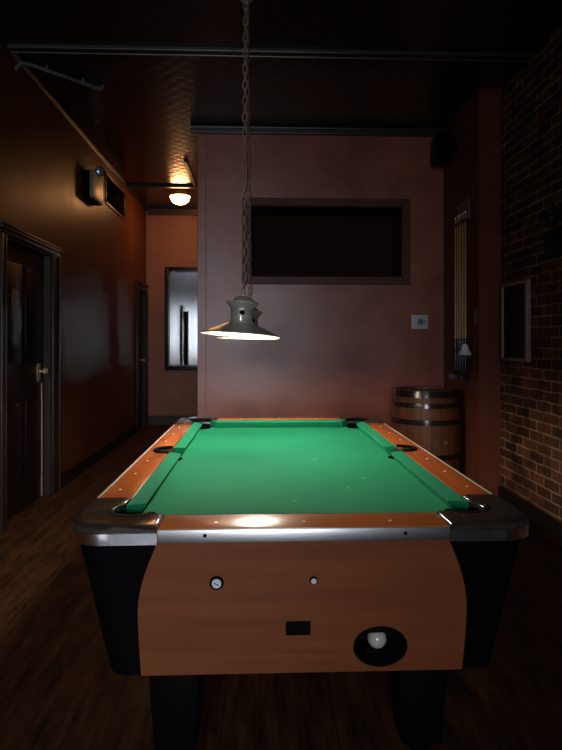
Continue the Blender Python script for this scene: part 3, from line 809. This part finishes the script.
lamp('pewter shade pendant lamp hanging partly behind the nearer lamp', (-0.068, 3.57, 1.336), math.radians(1.2), math.radians(-1.4), (-0.083, 3.57), 0.4, 0.75)

# ------------------------------------------------------------------ corridor ceiling light
t = thing('ceiling_light', 'lit frosted glass bowl light on the corridor ceiling', 'ceiling light', (-1.118, 8.2, ZC))
b = B(); lathe(b, [(0, -0.001), (0.105, -0.001), (0.110, -0.010), (0.100, -0.022), (0.125, -0.050), (0.147, -0.062), (0.147, -0.074), (0.136, -0.076), (0.120, -0.055), (0, -0.05)], 40); obj('fixture_base', b, M['brass'], t)
b = B(); lathe(b, [(0.137, -0.077), (0.133, -0.095), (0.116, -0.130), (0.090, -0.158), (0.055, -0.174), (0.02, -0.179), (0, -0.180)], 24); obj('glass_bowl', b, M['bowl'], t)
b = B(); lathe(b, [(0, -0.179), (0.010, -0.180), (0.012, -0.186), (0.006, -0.194), (0, -0.196)], 14); obj('finial', b, M['brass'], t)

# ------------------------------------------------------------------ mirror at the corridor end
t = thing('wall_mirror', 'tall dark framed mirror on the corridor end wall', 'mirror', (-1.135, YB - 0.001, 0.868))
x0, x1, z1 = -0.37, 0.37, 1.635
b = B(); f = 0.058
for a in ((x0, x0 + f, 0, z1), (x1 - f, x1, 0, z1), (x0 + f, x1 - f, 0, f), (x0 + f, x1 - f, z1 - f, z1)): box(b, a[0], a[1], -0.035, 0, a[2], a[3], 0.008)
obj('mirror_frame', b, M['door'], t)
b = B()
o_ = [(x0 + f, 0.0, f), (x1 - f, 0, f), (x1 - f, 0, z1 - f), (x0 + f, 0, z1 - f)]
g = 0.025
back = [b.verts.new((p[0], -0.006, p[2])) for p in o_]
i_ = [(x0 + f + g, 0, f + g), (x1 - f - g, 0, f + g), (x1 - f - g, 0, z1 - f - g), (x0 + f + g, 0, z1 - f - g)]
fr = [b.verts.new((p[0], -0.0085, p[2])) for p in i_]
b.faces.new(fr)
for k in range(4): b.faces.new((back[k], back[(k + 1) % 4], fr[(k + 1) % 4], fr[k]))
rear = [b.verts.new((p[0], -0.002, p[2])) for p in o_]
for k in range(4): b.faces.new((rear[k], rear[(k + 1) % 4], back[(k + 1) % 4], back[k]))
b.faces.new(rear)
obj('mirror_glass', b, M['mirror'], t, flat=True)

# ------------------------------------------------------------------ emergency light on the left wall
t = thing('emergency_light', 'emergency light box with a round lamp head, high on the left wall', 'emergency light', (XL, 6.23, 2.80))
b = B(); box(b, 0.0, 0.055, -0.20, 0.20, 0, 0.28, 0.006); obj('back_box', b, M['rubber'], t)
b = B(); box(b, 0.055, 0.088, -0.20, 0.20, 0.0, 0.28, 0.008); hs = obj('housing', b, M['grey'], t)
b = B(); box(b, 0.088, 0.092, -0.185, 0.19, 0.012, 0.268, 0.002); o = obj('face_plate', b, M['beige'], hs); o['label'] = 'face plate of the box, its beige brightened for corridor light'
b = B(); tube(b, [(0.06, 0.02, 0.278), (0.08, 0.02, 0.30), (0.095, 0.015, 0.315)], 0.012, 10); ar = obj('lamp_arm', b, M['rubber'], t)
Mh = Matrix.Translation((0.100, 0.015, 0.322)) @ Vector((0.35, -0.9, -0.12)).to_track_quat('Z', 'Y').to_matrix().to_4x4()
b = B(); lathe(b, [(0, -0.045), (0.022, -0.043), (0.040, -0.025), (0.050, 0.006), (0.052, 0.024), (0.047, 0.026)], 24, mat=Mh); hd = obj('lamp_head', b, M['rubber'], ar)
b = B(); lathe(b, [(0.047, 0.022), (0.030, 0.030), (0, 0.034)], 24, mat=Mh); obj('lamp_lens', b, M['lens'], hd)

# ------------------------------------------------------------------ barrel
t = thing('barrel', 'oak barrel with dark metal hoops standing against the plaster wall', 'barrel', (1.495, 5.22, 0))
BH = 0.895
def br(z):
    q = (z - BH / 2) / (BH / 2); return 0.275 + 0.040 * (1 - q * q)
prof = [(0, 0.03), (br(0) - 0.03, 0.03), (br(0) - 0.03, 0.0), (br(0), 0.0)] + [(br(BH * k / 24), BH * k / 24) for k in range(1, 25)] + [(br(BH) - 0.022, BH), (br(BH) - 0.026, BH - 0.03), (0, BH - 0.03)]
b = B(); lathe(b, prof, 52); obj('staves', b, M['oak'], t)
b = B(); lathe(b, [(0, BH - 0.0295), (br(BH) - 0.028, BH - 0.0295), (br(BH) - 0.030, BH - 0.024), (0, BH - 0.024)], 44); obj('barrel_head', b, M['lid'], t)
for z, h in ((0.862, 0.056), (0.765, 0.042), (0.622, 0.046), (0.325, 0.046), (0.150, 0.042), (0.045, 0.056)):
    b = B(); z0, z1 = z - h / 2, z + h / 2
    lathe(b, [(br(z0) - 0.004, z0), (br(z0) + 0.004, z0), (br(z) + 0.0045, z), (br(z1) + 0.004, z1), (br(z1) - 0.004, z1)], 56); hp = obj('hoop', b, M['hoop'], t)
    a = math.radians(-60 + z * 40)
    b = B(); lathe(b, [(0, 0.0), (0.008, 0.0), (0.006, 0.004), (0, 0.005)], 10, mat=Matrix.Rotation(a, 4, 'Z') @ Matrix.Translation((br(z) + 0.0035, 0, z)) @ Matrix.Rotation(PI / 2, 4, 'Y')); obj('rivet', b, M['hoop'], hp)
a = math.radians(-90 + 16)
b = B(); lathe(b, [(0, 0), (0.018, 0), (0.016, 0.006), (0, 0.007)], 20, mat=Matrix.Rotation(a, 4, 'Z') @ Matrix.Translation((br(0.47) - 0.002, 0, 0.455)) @ Matrix.Rotation(PI / 2, 4, 'Y')); obj('bung', b, M['bung'], t)

# ------------------------------------------------------------------ thermostat
t = thing('thermostat', 'white thermostat with grey display on the plaster wall', 'thermostat', (1.578, YN, 1.444))
b = B(); box(b, -0.084, 0.084, -0.010, 0.0, 0, 0.138, 0.003); obj('wall_plate', b, M['plastic'], t)
b = B(); box(b, -0.055, 0.055, -0.030, -0.010, 0.024, 0.114, 0.005); bd = obj('body', b, M['plastic'], t)
b = B(); box(b, -0.026, 0.030, -0.032, -0.0295, 0.044, 0.096, 0.001); obj('display', b, M['lcd'], bd)
for k in range(2):
    b = B(); box(b, 0.036, 0.047, -0.0325, -0.0295, 0.050 + k * 0.024, 0.064 + k * 0.024, 0.001); obj('button', b, M['grey'], bd)

# ------------------------------------------------------------------ cue rack and cues on the pier
t = thing('cue_rack', 'wall rack with top bracket and foot holding pool cues on the dark pier', 'cue rack', (XC, 5.14, 0.98))
b = B(); box(b, -0.012, -0.001, -0.15, 0.15, 1.40, 1.585, 0.004); bk = obj('top_bracket', b, M['rack'], t)
b = B(); box(b, -0.055, -0.012, -0.15, 0.15, 1.385, 1.405, 0.004); obj('clip_bar', b, M['butt'], bk)
for y in (-0.11, 0.11):
    b = B(); lathe(b, [(0, 0), (0.008, 0), (0.006, 0.004), (0, 0.005)], 12, mat=Matrix.Translation((-0.0115, y, 1.555)) @ Matrix.Rotation(-PI / 2, 4, 'Y')); obj('screw', b, M['alu'], bk)
b = B(); box(b, -0.085, -0.001, -0.17, 0.17, 0.0, 0.028, 0.004); box(b, -0.085, -0.070, -0.17, 0.17, 0.028, 0.048, 0.003); obj('foot_shelf', b, M['butt'], t)
def make_cue(label):
    c = thing('pool_cue', label, 'pool cue', (0, 0, 0), group='pool cues in the wall rack')
    b = B(); lathe(b, [(0, 0), (0.013, 0), (0.0148, 0.006), (0.0140, 0.16), (0.0128, 0.34), (0, 0.34)], 14); obj('butt', b, M['butt'], c)
    b = B(); lathe(b, [(0, 0.34), (0.0128, 0.34), (0.0085, 1.0), (0.0063, 1.425), (0, 1.425)], 14); obj('shaft', b, M['shaft'], c)
    b = B(); lathe(b, [(0, 1.425), (0.0064, 1.425), (0.0064, 1.445), (0, 1.445)], 12); fe = obj('ferrule', b, M['white'], c)
    b = B(); lathe(b, [(0, 1.445), (0.0062, 1.445), (0.005, 1.452), (0, 1.455)], 12); obj('tip', b, M['lens'], fe)
    return c
cue_lab = ['pool cue in the wall rack nearest the camera, beside the chalk cone', 'second pool cue from the chalk cone in the wall rack', 'middle pool cue of the five in the wall rack',
           'fourth pool cue from the chalk cone in the wall rack', 'pool cue in the wall rack farthest from the chalk cone']
cy = [5.015, 5.080, 5.145, 5.205, 5.270]
c0 = make_cue(cue_lab[0]); c0.location = (XC - 0.034, cy[0], 1.009)
for k in range(1, 5): dup(c0, (XC - 0.034, cy[k], 1.009), cue_lab[k])

t = thing('chalk_holder', 'small dark wall bracket carrying the white chalk cone', 'bracket', (XC, 4.905, 1.198))
b = B(); lathe(b, [(0, 0), (0.074, 0), (0.076, 0.004), (0.074, 0.008), (0, 0.008)], 28, c=(-0.078, 0, 0)); obj('tray', b, M['alu'], t)
b = B(); box(b, -0.008, -0.001, -0.02, 0.02, -0.09, 0.03, 0.002); tube(b, [(-0.006, 0, -0.07), (-0.04, 0, -0.045), (-0.062, 0, 0.001)], 0.008, 8); obj('arm', b, M['iron'], t)
b = B(); lathe(b, [(0, 0), (0.056, 0), (0.058, 0.006), (0.049, 0.022), (0.034, 0.048), (0.028, 0.072), (0.019, 0.088), (0.008, 0.094), (0, 0.094)], 26)
tag(obj('chalk_cone', b, M['chalk'], loc=(XC - 0.078, 4.905, 1.2065)), 'white cone of hand chalk on its wall bracket below the cues', 'chalk')

# switch, corner speaker
t = thing('wall_switch', 'small dark wall switch on the pier edge above the chalk cone', 'switch', (XC, 4.845, 1.47))
b = B(); box(b, -0.006, -0.001, -0.038, 0.038, 0, 0.115, 0.003); obj('switch_plate', b, M['rack'], t)
b = B(); box(b, -0.016, -0.006, -0.006, 0.006, 0.046, 0.070, 0.002); obj('toggle', b, M['grey'], t)
t = thing('wall_speaker', 'black speaker hung in the ceiling corner above the cue rack', 'speaker', (XC, 5.36, 3.00))
b = B(); box(b, -0.05, -0.001, -0.035, 0.035, 0.09, 0.17, 0.004); obj('mount', b, M['rubber'], t)
b = B(); box(b, -0.20, -0.05, -0.12, 0.12, 0, 0.25, 0.035, 4); cab = obj('cabinet', b, M['black'], t)
b = B(); lathe(b, [(0.055, 0), (0.060, 0.006), (0.055, 0.010), (0.025, 0.004), (0, 0.010)], 28, mat=Matrix.Translation((-0.125, -0.118, 0.125)) @ Matrix.Rotation(PI / 2, 4, 'X')); obj('speaker_cone', b, M['rubber'], cab)

# ------------------------------------------------------------------ things on the brick wall
t = thing('framed_board', 'black board in a pale wooden frame on the brick wall', 'framed board', (XR, 4.465, 1.165))
b = B(); hw, hh, f = 0.235, 0.615, 0.036
for a in ((-hw, -hw + f, 0, hh), (hw - f, hw, 0, hh), (-hw + f, hw - f, 0, f * 0.7), (-hw + f, hw - f, hh - f * 0.7, hh)): box(b, -0.036, -0.001, a[0], a[1], a[2], a[3], 0.005)
obj('frame', b, M['frame_wood'], t)
b = B(); box(b, -0.022, -0.002, -hw + f, hw - f, f * 0.7, hh - f * 0.7); obj('board', b, M['slate'], t)
t = thing('iron_plaque', 'dark plaque with a scrolled iron top high on the brick wall', 'wall ornament', (XR, 3.83, 1.90))
b = B(); box(b, -0.03, -0.001, -0.14, 0.14, 0, 0.17, 0.006); obj('plaque', b, M['slate'], t)
b = B()
for s in (-1, 1):
    tube(b, [(-0.03, s * (0.065 + 0.058 * (1 - k / 26) * math.cos(k * 0.5)), 0.25 + 0.058 * (1 - k / 26) * math.sin(k * 0.5)) for k in range(24)], 0.009, 7)
tube(b, [(-0.03, 0.03 * math.sin(k), 0.17 + k * 0.022) for k in range(9)], 0.010, 7)
tube(b, [(-0.001, 0, 0.25), (-0.03, 0, 0.25)], 0.010, 7)
obj('scroll', b, M['iron'], t)

# conduit under the ceiling
t = thing('ceiling_conduit', 'grey conduit pipe crossing the ceiling corner above the near door', 'pipe', (-1.79, 4.33, ZC))
dx, dy = 0.47, 0.48
b = B(); tube(b, [(0.0, 0.0, -0.11), (0.03, 0.03, -0.05), (0.08, 0.08, -0.038), (dx, dy, -0.036), (dx + 0.02, dy + 0.02, -0.03), (dx + 0.03, dy + 0.03, -0.002)], 0.014, 10); obj('pipe', b, M['pipe'], t)
for q in (0.35, 0.8):
    b = B(); box(b, -0.016, 0.016, -0.006, 0.006, -0.051, -0.001, 0.002); xform(b, Matrix.Translation((dx * q, dy * q, 0)) @ Matrix.Rotation(-PI / 4, 4, 'Z')); obj('pipe_strap', b, M['pipe'], t)

# ------------------------------------------------------------------ daylight outside, camera, view
w = bpy.data.worlds.new('overcast_daylight'); bpy.context.scene.world = w; w.use_nodes = True
nt = w.node_tree; bg = nt.nodes['Background']
tc = nt.nodes.new('ShaderNodeTexCoord'); sp = nt.nodes.new('ShaderNodeSeparateXYZ'); nt.links.new(tc.outputs['Generated'], sp.inputs[0])
mr = nt.nodes.new('ShaderNodeMapRange'); mr.inputs['From Min'].default_value = -0.15; mr.inputs['From Max'].default_value = 0.35
nt.links.new(sp.outputs['Z'], mr.inputs['Value'])
rp = nt.nodes.new('ShaderNodeValToRGB')
rp.color_ramp.elements[0].color = (0.24, 0.26, 0.29, 1); rp.color_ramp.elements[1].color = (0.83, 0.90, 1.0, 1)
nt.links.new(mr.outputs[0], rp.inputs['Fac']); nt.links.new(rp.outputs['Color'], bg.inputs['Color'])
bg.inputs['Strength'].default_value = 39.0

cam = bpy.data.cameras.new('camera'); co = bpy.data.objects.new('camera', cam); COL.objects.link(co)
co.location = (0, 0, 1.315)
co.rotation_euler = (PI / 2, 0, -math.atan(21 / 583))
cam.sensor_fit = 'AUTO'; cam.sensor_width = 36; cam.lens = 583 / 750 * 36
cam.shift_x = 0; cam.shift_y = -33 / 750
cam.clip_start = 0.05
sc = bpy.context.scene
sc.camera = co
sc.view_settings.view_transform = 'Standard'; sc.view_settings.look = 'None'
sc.view_settings.gamma = 1; sc.view_settings.use_curve_mapping = False
sc.view_settings.exposure = 0.0
sc.cycles.use_denoising = True
sc.cycles.max_bounces = 8; sc.cycles.diffuse_bounces = 4; sc.cycles.glossy_bounces = 5
sc.cycles.sample_clamp_indirect = 4.0
sc.cycles.caustics_reflective = False; sc.cycles.caustics_refractive = False
